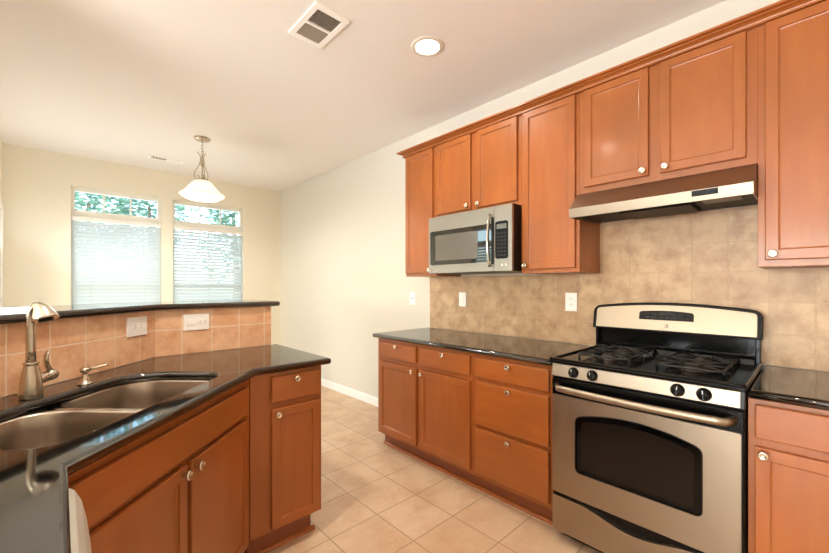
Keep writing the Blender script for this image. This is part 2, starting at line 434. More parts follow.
for i, (x, y, rx, rz, zc, lab) in enumerate((
        (-5.4, 12.6, 1.75, 2.4, 1.3, 'leafy green tree outside at the far left, partly beyond the wider window'),
        (-1.9, 13.2, 1.6, 2.3, 1.2, 'leafy green tree outside, showing in the transom of the wider window'),
        (-3.6, 16.0, 1.65, 2.6, 1.5, 'leafy green tree outside, standing deeper in the garden behind the others at the left'),
        (-.1, 16.5, 1.65, 2.6, 1.6, 'leafy green tree outside, standing deeper in the garden between the two windows'),
        (1.5, 12.4, 1.65, 2.4, 1.2, 'leafy green tree outside, showing in the transom of the window nearer the corner'))):
    t = thing('garden_tree', (x, y, -.27), lab, 'tree', 'trees in the garden')
    lm = leaf_mesh(3000, rx, rz, i+3)
    for v in lm.bm.verts: v.co += Vector((x, y, zc))
    obj('crown', lm, M_leaf, t)
    obj('trunk', MB().tube([(x, y, -.27), (x+.05, y, 1.2), (x-.05, y+.1, zc+rz)], [.16, .12, .05], 10), M_bark, t)

# ------------------------------------------------------------------ cabinets
def knob(M, u, v, z, parent, r=.016, axis=(0, 1, 0)):
    b = MB(M); b.lathe([(0, 0), (.0075, 0), (.006, .006), (.0055, .012), (r*.8, .016), (r, .020), (r, .023), (r*.86, .026), (r*.62, .0265), (r*.5, .025), (0, .0265)], (u, v, z), axis, 20)
    return obj('knob', b, M_knob, parent, 'round satin nickel knob')
def door(M, u0, u1, z0, z1, parent, kpos=None, name='door', t=.02, m=None, fw=.041):
    b = MB(M); bm = b.bm
    lev = [(0, .0005), (0, t-.004), (.0012, t-.0012), (.004, t), (fw, t), (fw+.0012, t-.006), (fw+.007, t-.0085)]
    rings = [[bm.verts.new((x, y, z)) for x, z in ((u0+k, z0+k), (u1-k, z0+k), (u1-k, z1-k), (u0+k, z1-k))] for k, y in lev]
    fs = [bm.faces.new(rings[0][::-1]), bm.faces.new(rings[-1])]
    for A, B in zip(rings, rings[1:]):
        for i in range(4): fs.append(bm.faces.new([A[i], A[(i+1) % 4], B[(i+1) % 4], B[i]]))
    bmesh.ops.recalc_face_normals(bm, faces=fs); b._fin(list(bm.verts))
    o = obj(name, b, m or M_wood, parent)
    if kpos: knob(M, kpos[0], t, kpos[1], o)
    return o
def drawer(M, u0, u1, z0, z1, parent, k=None, name='drawer', t=.02):
    b = MB(M); b.box(u0, u1, .0005, t, z0, z1, .005, 2); o = obj(name, b, M_woodh, parent)
    if k: knob(M, k[0], t, k[1], o)
    return o
def face_frame(M, u0, u1, z0, z1, stiles, rails, parent, th=.019):
    """stiles: (u0,u1) full height, rails: (z0,z1) between the outer ones"""
    b = MB(M)
    ss = sorted(stiles)
    for a, c in ss: b.box(a, c, -th, 0, z0, z1, .001, 1)
    for (a, c), (a2, c2) in zip(ss, ss[1:]):
        for r0, r1 in rails: b.box(c, a2, -th, 0, r0, r1)
    return obj('face_frame', b, M_wood, parent)
def carcass(M, u0, u1, z0, z1, depth, parent, top=True):
    b = MB(M); t = .016; f = -.019
    b.box(u0, u0+t, -depth, f, z0, z1); b.box(u1-t, u1, -depth, f, z0, z1)
    b.box(u0+t, u1-t, -depth, -depth+.006, z0, z1); b.box(u0+t, u1-t, -depth+.006, f, z0, z0+t)
    if top: b.box(u0+t, u1-t, -depth+.006, f, z1-t, z1)
    return obj('carcass', b, M_wood, parent)
def toe_kick(M, u0, u1, parent, rec=.072, zt=.113, ends=(0, 0)):
    b = MB(M); b.box(u0, u1, -rec-.015, -rec, 0, zt); o = obj('toe_kick', b, M_shoe, parent)
    s = MB(M); s.prism([(-rec, 0), (-rec+.018, 0), (-rec+.017, .006), (-rec+.012, .013), (-rec+.005, .018), (-rec, .019)], u0-ends[0], u1+ends[1], 'x'); obj('shoe_moulding', s, M_wood, o)
    return o
ZC0, ZC1 = .114, .878
# right-hand base run (u = Y), faces at v = 0 -> X = -.61
FB = frame((-.61, 0), (0, 1), (-1, 0))
def base_cab(u0, u1, fronts, label, st, rails):
    t = thing('base_cabinet', (-.30, (u0+u1)/2, 0), label, 'cabinet', 'base cabinets along the range wall')
    carcass(FB, u0, u1, ZC0, ZC1, .60, t); face_frame(FB, u0, u1, ZC0, ZC1, st, rails, t); toe_kick(FB, u0, u1, t)
    for kind, a, c, z0, z1, k in fronts:
        (drawer if kind == 'w' else door)(FB, a, c, z0, z1, t, k)
    return t
RL = [(ZC0, .15), (.70, .735), (.85, ZC1)]
base_cab(1.957, 2.434, [('w', 1.972, 2.392, .735, .856, (2.18, .834)), ('d', 1.972, 2.400, .143, .698, (2.0, .672))],
         'wooden base cabinet at the far end of the run, one drawer over one door', [(1.957, 1.99), (2.39, 2.434)], RL)
base_cab(1.461, 1.957, [('w', 1.481, 1.931, .735, .856, (1.70, .834)), ('d', 1.481, 1.933, .143, .698, (1.905, .672))],
         'wooden base cabinet between the drawer stack and the end cabinet, drawer over door', [(1.461, 1.495), (1.92, 1.957)], RL)
base_cab(.936, 1.461, [('w', .957, 1.438, .738, .856, (1.197, .832)), ('w', .957, 1.438, .445, .712, (1.197, .688)), ('w', .957, 1.438, .146, .422, (1.197, .397))],
         'wooden base cabinet with a stack of three drawers beside the range', [(.936, .97), (1.425, 1.461)], [(ZC0, .155), (.41, .455), (.70, .745), (.85, ZC1)])
base_cab(-.29, .172, [('w', -.265, .152, .735, .858, None), ('d', -.265, .152, .143, .704, (.128, .682))],
         'wooden base cabinet on the other side of the range, plain drawer over a door', [(-.29, -.255), (.135, .172)], RL)
# wall cabinets, faces at X = -.305
FU = frame((-.305, 0), (0, 1), (-1, 0))
def wall_cab(u0, u1, z0, doors, label, st):
    t = thing('wall_cabinet', (-.15, (u0+u1)/2, z0), label, 'cabinet', 'wall cabinets')
    carcass(FU, u0, u1, z0, 2.43, .303, t)
    face_frame(FU, u0, u1, z0, 2.43, st, [(z0, z0+.045), (2.385, 2.43)], t)
    for a, c, d0, k in doors: door(FU, a, c, d0, 2.408, t, k)
    return t
wall_cab(2.07, 2.434, 1.378, [(2.103, 2.424, 1.403, (2.125, 1.427))], 'narrow tall wall cabinet at the far end, one door, beside the microwave', [(2.07, 2.115), (2.40, 2.434)])
wall_cab(1.31, 2.07, 1.826, [(1.718, 2.058, 1.858, (1.742, 1.882)), (1.335, 1.664, 1.858, (1.64, 1.882))], 'short two-door wall cabinet directly above the microwave', [(1.31, 1.35), (1.652, 1.73), (2.04, 2.07)])
wall_cab(.933, 1.31, 1.378, [(.953, 1.292, 1.403, (1.268, 1.428))], 'tall one-door wall cabinet between the microwave and the range hood', [(.933, .97), (1.275, 1.31)])
wall_cab(.168, .933, 1.822, [(.579, .903, 1.858, (.602, 1.883)), (.205, .528, 1.858, (.504, 1.883))], 'short two-door wall cabinet directly above the range hood', [(.168, .22), (.515, .592), (.89, .933)])
wall_cab(-.29, .168, 1.378, [(-.262, .145, 1.405, (.12, 1.43))], 'tall wall cabinet on the near side of the hood, cut by the picture edge', [(-.29, -.25), (.13, .168)])
# crown moulding with a return at the far end
cr = MB()
prof = [(0.0, 2.4105), (.024, 2.4105), (.024, 2.419), (.016, 2.421), (.018, 2.427), (.026, 2.433), (.040, 2.4375), (.040, 2.4425), (.060, 2.4445), (.060, 2.4545), (0, 2.4545)]
y0, y1 = -.29, 2.434
a = [cr.bm.verts.new((-.305-p[0], y0, p[1])) for p in prof]; c = [cr.bm.verts.new((-.305-p[0], y1+p[0], p[1])) for p in prof]
e = [cr.bm.verts.new((-.003, y1+p[0], p[1])) for p in prof]; n_ = len(prof)
for A, B in ((a, c), (c, e)):
    for i in range(n_): cr.bm.faces.new([A[i], A[(i+1) % n_], B[(i+1) % n_], B[i]])
cr.bm.faces.new(a[::-1]); cr.bm.faces.new(e); bmesh.ops.recalc_face_normals(cr.bm, faces=cr.bm.faces)
# keep the moulding clear of the cabinet tops
for v in cr.bm.verts:
    if abs(v.co.x+.305) < 1e-6 and v.co.y < y1+1e-6: v.co.x = -.3055
obj('crown_moulding', cr, M_woodh, None, 'stained wood crown moulding along the tops of the wall cabinets', 'moulding')

# worktops of the range wall
slab('granite_worktop', [(-.004, .936), (-.648, .936), (-.648, 2.46), (-.004, 2.46)], None, .880, .914, .013, M_granite, 'black granite worktop over the drawers and end cabinets', 'worktop')
slab('granite_worktop', [(-.004, -.315), (-.648, -.315), (-.648, .1685), (-.004, .1685)], None, .880, .914, .013, M_granite, 'short black granite worktop on the near side of the range', 'worktop')
# tiled splashback
sp = MB(FR); sp.box(-.315, 2.437, .001, .009, .915, 1.377); sp.box(.169, .932, .001, .009, 1.377, 1.693)
obj('tile_splashback', sp, M_splash, None, 'beige tiled splashback behind the range and worktops', 'splashback')

# wall plates -------------------------------------------------------
def plate(M, u, z, w, h, kind, label, name='wall_outlet', cat='outlet', v=.009):
    t = thing(name, M @ Vector((u, v, z)), label, cat, 'white wall plates')
    obj('cover_plate', MB(M).box(u-w/2, u+w/2, v, v+.006, z-h/2, z+h/2, .002), M_white, t)
    def sock(uu, zz, hor):
        s = obj('socket', MB(M).lathe([(0, .006), (.0165, .006), (.0165, .008), (0, .008)], (uu, v, zz), (0, 1, 0), 18, False), M_white, t)
        b = MB(M)
        for k in (-.006, .006):
            if hor: b.box(uu-.004, uu+.004, v+.008, v+.0084, zz+k-.0012, zz+k+.0012)
            else: b.box(uu+k-.0012, uu+k+.0012, v+.008, v+.0084, zz-.004, zz+.004)
        obj('slots', b, M_slot, s)
    if kind == 'rocker':
        obj('rocker', MB(M).box(u-.017, u+.017, v+.006, v+.0095, z-.033, z+.033, .002), M_white, t)
    elif kind == 'duplex':
        sock(u, z+.02, False); sock(u, z-.02, False)
    elif kind == 'lying':
        sock(u+.02, z, True); sock(u-.02, z, True)
    elif kind == 'jack':
        for k in (-.014, .014): obj('jack', MB(M).disc(.006, .006, .009, (u+k, v, z), (0, 1, 0), 14), M_slot, t)
    elif kind == 'double':
        obj('rocker', MB(M).box(u+.012, u+.045, v+.006, v+.0095, z-.016, z+.016, .002), M_white, t)
        sock(u-.018, z, True); sock(u-.046, z, True)
    return t
plate(FR, 2.675, 1.175, .078, .118, 'jack', 'white two-jack plate on the bare cream wall beside the tiles', 'wall_plate', 'wall plate', .0005)
plate(FR, 2.045, 1.183, .076, .12, 'rocker', 'white rocker switch on the tiles under the microwave', 'wall_switch', 'switch')
plate(FR, 1.114, 1.190, .078, .122, 'duplex', 'white upright outlet on the tiles just beside the range')

# ------------------------------------------------------------------ the range
def emblem(M, u, v, z, r, parent):
    b = MB(M); b.lathe([(0, 0), (r, 0), (r, .0012), (r*.8, .0015), (r*.78, .001), (0, .001)], (u, v, z), (0, 1, 0), 20)
    o = obj('maker_badge', b, M_knob, parent, 'small round metal badge')
    s = MB(M)
    s.tube([(u+r*.55*math.cos(t), v+.0013, z+r*.55*math.sin(t)) for t in [k*PI/5+.3 for k in range(9)]], r*.07, 6)
    s.tube([(u+r*.2*math.cos(t), v+.0013, z+r*.25*math.sin(t)) for t in [k*PI/5-1 for k in range(9)]], r*.07, 6)
    obj('badge_mark', s, M_ink, o); return o
UC = .5515
rg = thing('gas_range', (-.33, UC, 0), 'stainless steel gas range with black cooktop between the base cabinets', 'range')
b = MB(FR); b.box(.176, .927, .03, .632, .045, .904, .002); b.box(.20, .90, .06, .58, 0, .045); obj('body', b, M_black, rg)
ct = MB(FR); ct.box(.1705, .9335, .03, .668, .9045, .922, .006, 3)
for a, c in ((.1705, .186), (.918, .9335)): ct.box(a, c, .03, .668, .918, .931, .005, 2)
ct.box(.1705, .9335, .645, .668, .918, .931, .005, 2)
obj('cooktop', ct, M_black, rg)
FCT = FR @ Matrix(((1, 0, 0, 0), (0, 1, -.17, .17*.84), (0, 0, 1, 0), (0, 0, 0, 1)))
bz = MB(FCT); bz.box(.1755, .9275, .633, .655, .836, .9035, .003); obj('control_bezel', bz, M_bplastic, rg)
cp = obj('control_panel', MB(FCT).box(.188, .922, .655, .664, .841, .902, .002), M_steel, rg, 'brushed steel strip with four knobs')
for i, u in enumerate((.812, .722, .384, .297)):
    k = MB(FCT); z = .871
    k.lathe([(0, 0), (.025, 0), (.0255, .004), (.022, .009), (.0205, .014), (.019, .017), (0, .017)], (u, .664, z), (0, 1, 0), 24)
    ang = (0, .25, -.2, .1)[i]
    R = FCT @ Matrix.Translation((u, .664, z)) @ Matrix.Rotation(ang, 4, 'Y')
    k2 = k; k2.M = R; k2.box(-.0045, .0045, .014, .028, -.02, .02, .002); 
    ko = obj('burner_knob', k2, M_bplastic, cp)
    obj('pointer', MB(R).box(-.001, .001, .0281, .0285, .006, .018), M_white, ko)
    mk = MB(FCT)
    for q in range(5): mk.disc(.0012, 0, .0004, (u+.031*math.cos(q*.62+.35), .664, z+.031*math.sin(q*.62+.35)), (0, 1, 0), 6)
    obj('dial_marks', mk, M_ink, cp)
# oven door
dm = MB(FR); dm.box(.1785, .9245, .633, .655, .248, .828, .004); od = obj('oven_door', dm, M_black, rg)
u0, u1, z0, z1, r = .303, .800, .388, .655, .022
win = []
for i in range(7): t = PI+PI/2*i/6; win.append((u0+r+r*math.cos(t), z0+r+r*math.sin(t)))
for i in range(7): t = 1.5*PI+PI/2*i/6; win.append((u1-r+r*math.cos(t), z0+r+r*math.sin(t)))
top = []
for i in range(25):
    q = .5-.5*math.cos(PI*i/24); uu = u1-(u1-u0)*q
    zz = z1+.042*(1-(2*q-1)**2)
    e_ = min(q, 1-q)*(u1-u0)
    if e_ < r: zz -= r-math.sqrt(max(0, r*r-(r-e_)**2))
    top.append((uu, zz))
win += top
sk_ = MB(FR); sk_.panel(rrect(.186, .918, .256, .748, .006, 3), [win], .655, .665); obj('steel_skin', sk_, M_steel, od, 'brushed steel front with arched window opening')
cxm, czm = (u0+u1)/2, (z0+z1)/2
rim = MB(FR); rim.tube([(p[0], .6655, p[1]) for p in win], .0028, 8, closed=True); obj('window_trim', rim, M_bplastic, od)
obj('oven_window', MB(FR).prism([(p[0]*1.0, p[1]) for p in win], .6555, .660, 'y'), M_glassd, od)
inn = [(cxm+(p[0]-cxm)*.9, czm+(p[1]-czm)*.84) for p in win]
obj('window_screen', MB(FR).prism(inn, .6602, .6606, 'y'), mat('oven_window_screen', (26, 21, 17), .12, ior=1.3), od)
hp = []; N = 28
for i in range(N+1):
    q = i/N; uu = .897-(.897-.205)*q; e_ = min(q, 1-q)
    vv = .70+.012*math.sin(PI*q) - (.045*(1-e_/.035)**2 if e_ < .035 else 0)
    hp.append((uu, vv, .79-.004*math.sin(PI*q)))
obj('handle', MB(FR).tube(hp, .0165, 14, sx=.72, sy=1.0), M_steel, od, 'polished steel bar handle')
# drawer under the oven, its top edge scooped
dt = [(.186, .062), (.918, .062), (.918, .236)]
for i in range(21):
    q = i/20; uu = .80-(.80-.30)*q; dt.append((uu, .236-.042*(.5-.5*math.cos(2*PI*q))))
dt.append((.186, .236))
dwm = MB(FR); dwm.box(.1785, .9245, .633, .646, .055, .246, .003); wd = obj('warming_drawer', dwm, M_black, rg)
dsk = MB(FR); dsk.panel(dt[::-1], [], .646, .663); obj('steel_skin', dsk, M_steel, wd, 'brushed steel front with scooped top edge')
# backguard
def arch(u0, u1, z0, z1, rise, r):
    pts = [(u0, z0), (u1, z0)]
    for i in range(33):
        q = .5-.5*math.cos(PI*i/32); uu = u1-(u1-u0)*q; zz = z1+rise*(1-(2*q-1)**2); e_ = min(q, 1-q)*(u1-u0)
        if e_ < r: zz -= r-math.sqrt(max(0, r*r-(r-e_)**2))
        pts.append((uu, zz))
    return pts
FBG = FR @ Matrix(((1, 0, 0, 0), (0, 1, -.2, .2*1.045+.012), (0, 0, 1, 0), (0, 0, 0, 1)))
bgm = MB(FBG); bgm.prism(arch(.166, .939, 1.042, 1.176, .028, .035), .058, .092, 'y', .004)
bg = obj('backguard', bgm, M_black, rg)
lo = MB(FR); lo.box(.184, .918, .032, .062, .922, 1.045); lo.box(.175, .195, .032, .085, .922, 1.045, .004); lo.box(.908, .928, .032, .085, .922, 1.045, .004)
lo.prism([(.062, .922), (.118, .922), (.112, .946), (.098, .956), (.062, .958)], .195, .908, 'x'); obj('lower_panel', lo, M_black, bg)
fp = obj('steel_fascia', MB(FBG).prism(arch(.186, .919, 1.052, 1.164, .026, .016), .092, .0945, 'y', .0015), M_steel, bg, 'brushed steel arched fascia')
dp = obj('display', MB(FBG).prism(arch(.432, .686, 1.108, 1.152, .008, .012), .0945, .0962, 'y', .0008), M_led, fp, 'black clock and button panel')
bt = MB(FBG)
for i in range(4):
    for z in (1.122, 1.141):
        for s_ in (-1, 1):
            if i < 2: bt.box(UC+s_*(.066+i*.028)-.009, UC+s_*(.066+i*.028)+.009, .0962, .0970, z-.004, z+.004, .0005)
bt.box(UC-.035, UC+.035, .0962, .0968, 1.136, 1.150); 
for i in range(5): bt.box(UC-.034+i*.017-.005, UC-.034+i*.017+.005, .0962, .0970, 1.118, 1.126)
obj('buttons', bt, M_button, fp)
emblem(FBG, UC, .0945, 1.079, .011, fp)
# burners and grates
for i, (u, v, r) in enumerate(((.722, .43, .042), (.372, .43, .046), (.722, .21, .036), (.372, .21, .032))):
    bb = MB(FR); bb.lathe([(0, 0), (r+.018, 0), (r+.016, .004), (r, .006), (r, .017), (r*.9, .020), (0, .020)], (u, v, .9225), (0, 0, 1), 28)
    bo = obj('burner', bb, M_burner, rg, 'aluminium burner base')
    obj('burner_cap', MB(FR).lathe([(0, .0201), (r*.82, .0201), (r*.84, .025), (r*.7, .028), (0, .0285)], (u, v, .9225), (0, 0, 1), 24), M_blackm, bo)
for uc in (.722, .372):
    g = MB(FR); a, c, d0, d1, zt = uc-.118, uc+.118, .10, .555, .947; rr = .0052
    loop = [(p[0], p[1], zt) for p in rrect(a, c, d0, d1, .03, 4)]
    g.tube(loop, rr, 8, closed=True)
    g.tube([(a, (d0+d1)/2, zt), (c, (d0+d1)/2, zt)], rr, 8)
    for bv in (.21, .43):
        for k in range(4):
            t = PI/4+k*PI/2; ru = .112
            du, dv = ru*math.cos(t)*1.4, .1*math.sin(t)*1.4
            g.tube([(uc+du*.28, bv+dv*.28, zt), (uc+du*.6, bv+dv*.62, zt+.003), (max(a, min(c, uc+du)), max(d0, min(d1, bv+dv)), zt)], rr, 8)
        g.tube([(a, bv, zt), (uc-.045, bv, zt)], rr, 8); g.tube([(c, bv, zt), (uc+.045, bv, zt)], rr, 8)
    for fu, fv in ((a, d0+.03), (c, d0+.03), (a, d1-.03), (c, d1-.03), (a, .33), (c, .33)):
        g.tube([(fu, fv, zt), (fu, fv, .9225)], rr, 8)
    obj('burner_grate', g, M_blackm, rg)

# ------------------------------------------------------------------ range hood
hd = thing('range_hood', (-.2, UC, 1.67), 'stainless steel range hood under the short two-door cabinet', 'range hood')
h0, h1 = .170, .931
sh = MB(FR)
pr = [(.012, 1.819), (.33, 1.819), (.452, 1.719), (.441, 1.672), (.433, 1.672), (.444, 1.712), (.326, 1.811), (.012, 1.811)]
sh.prism(pr, h0, h1, 'x')
side = [(.012, 1.811), (.326, 1.811), (.444, 1.712), (.433, 1.672), (.012, 1.684)]
sh.prism(side, h0, h0+.006, 'x'); sh.prism(side, h1-.006, h1, 'x'); sh.box(h0+.006, h1-.006, .012, .02, 1.706, 1.811)
shell = obj('shell', sh, M_steel, hd)
obj('underside', MB(FR).box(h0+.006, h1-.006, .013, .430, 1.694, 1.702), M_filter, hd, 'dark metal underside')
obj('grease_filter', MB(FR).prism([(.10, 1.6935), (.38, 1.6935), (.36, 1.674), (.12, 1.674)], .40, .70, 'x'), M_filter, hd)
obj('lamp_lens', MB(FR).box(.22, .36, .25, .40, 1.686, 1.6935, .003), M_hoodlens, hd)
FRH = FR @ Matrix(((1, 0, 0, 0), (0, 1, .234, -.234*1.719), (0, 0, 1, 0), (0, 0, 0, 1)))
hc = obj('switch_panel', MB(FRH).box(.283, .376, .4515, .4545, 1.692, 1.7165, .001), M_bplastic, hd, 'black switch panel')
for u in (.306, .353):
    obj('rocker', MB(FRH).box(u-.016, u+.016, .4545, .4575, 1.697, 1.712, .001), M_bplastic, hc)

# ------------------------------------------------------------------ microwave
mw = thing('microwave', (-.2, 1.68, 1.39), 'stainless over-counter microwave with black window, hung under a cabinet', 'microwave')
m0, m1, mz0, mz1 = 1.312, 2.052, 1.392, 1.8235
body = MB(FR); body.box(m0, m1, .011, .393, mz0, mz1, .002); mb_ = obj('body', body, M_bplastic, mw)
vg = MB(FR)
for k in range(9): vg.box(1.45+k*.06, 1.45+k*.06+.045, .30, .36, mz0-.0015, mz0+.0005)
obj('vent_grille', vg, M_slot, mb_)
ds_ = MB(FR); ds_.panel(rrect(1.448, m1, mz0+.002, mz1-.004, .008, 3), [rrect(1.462, 2.034, 1.455, 1.712, .014, 4)], .394, .414); md = obj('door', ds_, M_steelv, mw, 'steel door frame')
wing = MB(FR); wing.prism(rrect(1.4625, 2.0335, 1.4555, 1.7115, .0135, 4), .396, .410, 'y'); obj('window', wing, M_mwglass, md, 'dark reflecting glass')
obj('window_screen', MB(FR).prism(rrect(1.585, 1.985, 1.487, 1.678, .006, 3), .4102, .4106, 'y'), M_mwmesh, md)
hb = []
for i in range(17):
    q = i/16; z = 1.425+(1.768-1.425)*q; hb.append((1.472, .414+.012+.026*math.sin(PI*q)**.7, z))
obj('handle', MB(FR).tube(hb, .011, 12, sx=1.2, sy=.75), M_chrome, md, 'bowed steel handle')
hb2 = MB(FR); hb2.box(1.450, 1.462, .414, .428, 1.44, 1.75, .004); obj('handle_shadow_strip', hb2, M_bplastic, md)  # black strip in place of the shaded gap beside the handle
ck = MB(FR); ck.panel(rrect(m0, 1.4465, mz0+.002, mz1-.004, .006, 3), [], .394, .414); cc = obj('control_column', ck, M_steelv, mw, 'steel column')
kp = obj('keypad', MB(FR).prism(rrect(1.340, 1.438, 1.474, 1.718, .016, 4), .414, .4155, 'y'), M_bplastic, cc, 'black keypad')
obj('display', MB(FR).box(1.352, 1.426, .4155, .4162, 1.668, 1.70), mat('clock_display', (110, 108, 96), .15), kp)
kb = MB(FR)
for i in range(3):
    for j in range(7): kb.box(1.356+i*.024, 1.356+i*.024+.017, .4155, .4161, 1.49+j*.024, 1.49+j*.024+.013)
obj('buttons', kb, M_button, kp)
lk = MB(FR)
for u in (1.355, 1.385): lk.disc(.008, 0, .003, (u, .414, 1.433), (0, 1, 0), 14)
obj('round_buttons', lk, M_knob, cc)
emblem(FR, 2.02, .414, 1.418, .010, md)

# ------------------------------------------------------------------ peninsula
PX = -1.8566; PY = 1.79
FE = frame((0, PY), (-1, 0), (0, -1))                                # end cabinet: u = -X, front faces -Y
ec = thing('base_cabinet', (-1.68, 2.1, 0), 'wooden base cabinet at the open end of the sink peninsula, narrow drawer over one door', 'cabinet', 'cabinets of the sink peninsula')
carcass(FE, 1.489, 1.8555, ZC0, ZC1, .60, ec); face_frame(FE, 1.489, 1.8555, ZC0, ZC1, [(1.489, 1.53), (1.73, 1.8555)], RL, ec)
toe_kick(FE, 1.525, 1.8555, ec, .05, ends=(.018, 0))
tk = MB(FE); tk.box(1.525, 1.54, -.6, -.066, 0, .113); obj('toe_return', tk, M_shoe, ec)
drawer(FE, 1.507, 1.760, .736, .860, ec, (1.640, .838)); door(FE, 1.507, 1.760, .128, .705, ec, (1.735, .680))
# diagonal sink cabinet
q = 1/R2
FD = frame((PX-.001, PY), (-q, -q), (q, -q))                         # u runs from the bend towards the dishwasher
sc_ = thing('sink_cabinet', (-2.3, 1.7, 0), 'angled wooden sink cabinet with two doors under a false drawer front', 'cabinet', 'cabinets of the sink peninsula')
LD = .936
cb = MB(); 
cb.prism([(-1.8585, 1.80), (-1.8585, 2.39), (-1.873, 2.39), (-1.873, 1.80)], ZC0, ZC1); cb.prism([(-2.54, 1.130), (-3.09, 1.130), (-3.09, 1.145), (-2.54, 1.145)], ZC0, ZC1)
cb.prism([(-1.8735, 1.81), (-1.8735, 2.385), (-2.12, 2.385), (-3.09, 1.41), (-3.09, 1.146), (-2.535, 1.146)], ZC0, ZC0+.016)
obj('carcass', cb, M_wood, sc_)
face_frame(FD, .002, LD, ZC0, ZC1, [(.002, .07), (.43, .51), (.875, LD)], [(ZC0, .15), (.70, .72), (.83, ZC1)], sc_)
toe_kick(FD, .0, LD, sc_, .05)
drawer(FD, .046, .895, .722, .843, sc_, None, 'false_front')
door(FD, .049, .460, .128, .698, sc_, (.438, .674)); door(FD, .481, .895, .128, .698, sc_, (.506, .674))
# dishwasher
dwt = thing('dishwasher', (-2.8, .8, 0), 'stainless dishwasher at the near end of the sink peninsula', 'dishwasher')
db = MB(); db.box(-3.08, -2.515, .50, 1.098, .10, .872); db.box(-3.05, -2.57, .52, 1.08, 0, .10); obj('body', db, M_bplastic, dwt)
prof = [(-2.514, .115), (-2.452, .115), (-2.446, .30), (-2.443, .50), (-2.4435, .66), (-2.447, .74), (-2.453, .79), (-2.461, .83), (-2.472, .855), (-2.486, .868), (-2.514, .870)]
dd = MB(); dd.prism([(x, z) for x, z in prof], .505, 1.093, 'y', .002); dwd = obj('door', dd, M_dw, dwt)
# worktop of the peninsula with the sink cut-out
def SN(s, n): return (PX+(s-n)*q, PY+(s+n)*q)
def hole(s0, s1, n0, n1, rb, rf):
    pts = []
    for cs, cn, r_, a in ((s1-rb, n1-rb, rb, 0), (s0+rb, n1-rb, rb, PI/2), (s0+rf, n0+rf, rf, PI), (s1-rf, n0+rf, rf, 1.5*PI)):
        for i in range(9): t = a+PI/2*i/8; pts.append((cs+r_*math.cos(t), cn+r_*math.sin(t)))
    return pts
HS0, HS1, HN0, HN1 = -.868, -.086, .068, .476
ho = [SN(*p) for p in hole(HS0, HS1, HN0, HN1, .15, .09)]
BWX, BWY = -2.127, 2.42                                              # inside bend of the tiled half wall
outer = [(-1.447, 1.762), (-1.447, 2.445), (-1.484, 2.445), (-1.484, 2.418), (BWX+.003, 2.418), (-3.150, 1.394), (-3.150, .455), (-2.483, .455), (-2.483, 1.100), (-1.838, 1.762)]
slab('granite_worktop', outer, ho, .880, .914, .013, M_granite, 'black granite worktop of the angled peninsula, cut out for the sink', 'worktop')
# sink -------------------------------------------------------------
snk = thing('double_sink', (SN(-.477, .27)[0], SN(-.477, .27)[1], .68), 'undermounted stainless double-bowl sink in the angled worktop', 'sink')
def bowl(s0, s1, n0, n1, rb, rf, z0):
    b = MB(); rings = []
    lev = [(-.016, .8785), (0, .8785), (.003, .872), (.006, .80), (.012, z0+.035), (.022, z0+.012), (.045, z0)]
    base = lambda k: hole(s0+k, s1-k, n0+k, n1-k, max(.02, rb-k), max(.02, rf-k))
    for k, z in lev: rings.append([b.bm.verts.new((*SN(*p), z)) for p in base(k)])
    m_ = len(rings[0]); fs = []
    for A, B in zip(rings, rings[1:]):
        for i in range(m_): fs.append(b.bm.faces.new([A[i], A[(i+1) % m_], B[(i+1) % m_], B[i]]))
    fs.append(b.bm.faces.new(rings[-1]))
    for f in fs: f.smooth = True
    bmesh.ops.recalc_face_normals(b.bm, faces=fs)
    if fs[-1].normal.z < 0: bmesh.ops.reverse_faces(b.bm, faces=fs)
    fs[-1].smooth = False
    return b
for s0, s1, rbx in ((HS0-.002, -.492, .09), (-.464, HS1+.002, .13)):
    bo = obj('bowl', bowl(s0, s1, HN0-.002, HN1+.002, .11, .08, .69), M_sink, snk)
    x, y = SN((s0+s1)/2, .30)
    obj('drain', MB().lathe([(0, .004), (.03, .004), (.034, .006), (.042, .006), (.045, .002), (.045, .0005), (0, .0005)], (x, y, .69), (0, 0, 1), 24), M_chrome, bo)
# bright divider between the bowls
dv = MB(); a_, c_ = SN(-.478, HN0+.004), SN(-.478, HN1-.004)
dv.tube([(*SN(-.478, HN0+.01+(HN1-HN0-.02)*i/8), .8745) for i in range(9)], .0115, 10, sx=1.1, sy=.6); obj('divider', dv, M_chrome, snk)
# faucet -------------------------------------------------------------
fx, fy = SN(-.476, .53)
ft = thing('kitchen_faucet', (fx, fy, .914), 'brushed nickel pull-out faucet with side lever behind the sink', 'faucet')
FA = frame((fx, fy, .914), (q, q), (q, -q))                          # u along the wall, v towards the sink
obj('body', MB(FA).lathe([(0, 0), (.030, 0), (.031, .006), (.0305, .02), (.0285, .055), (.024, .085), (.019, .108), (.0175, .114), (.021, .116), (.021, .121), (.013, .123), (0, .123)], (0, 0, 0)), M_nickel, ft)
nk = [(0, 0, .12), (0, 0, .16), (0, 0, .20), (0, -.001, .24), (0, 0, .275), (0, .005, .298), (0, .015, .310), (0, .027, .311)]
obj('neck', MB(FA).tube(nk, [.0135, .0132, .013, .013, .013, .0128, .0125, .0125], 16), M_nickel, ft)
sd = [(0, .014, .3135), (0, .023, .3125), (0, .032, .308), (0, .039, .299), (0, .045, .288), (0, .050, .275), (0, .053, .267)]
obj('spray_head', MB(FA).tube(sd, [.0128, .0145, .0185, .024, .0295, .034, .0365], 20), M_knob, ft)
obj('nozzle', MB(FA).lathe([(0, 0), (.021, 0), (.019, .005), (0, .005)], (0, .053, .2665), (0, .28, -1)), M_bplastic, ft)
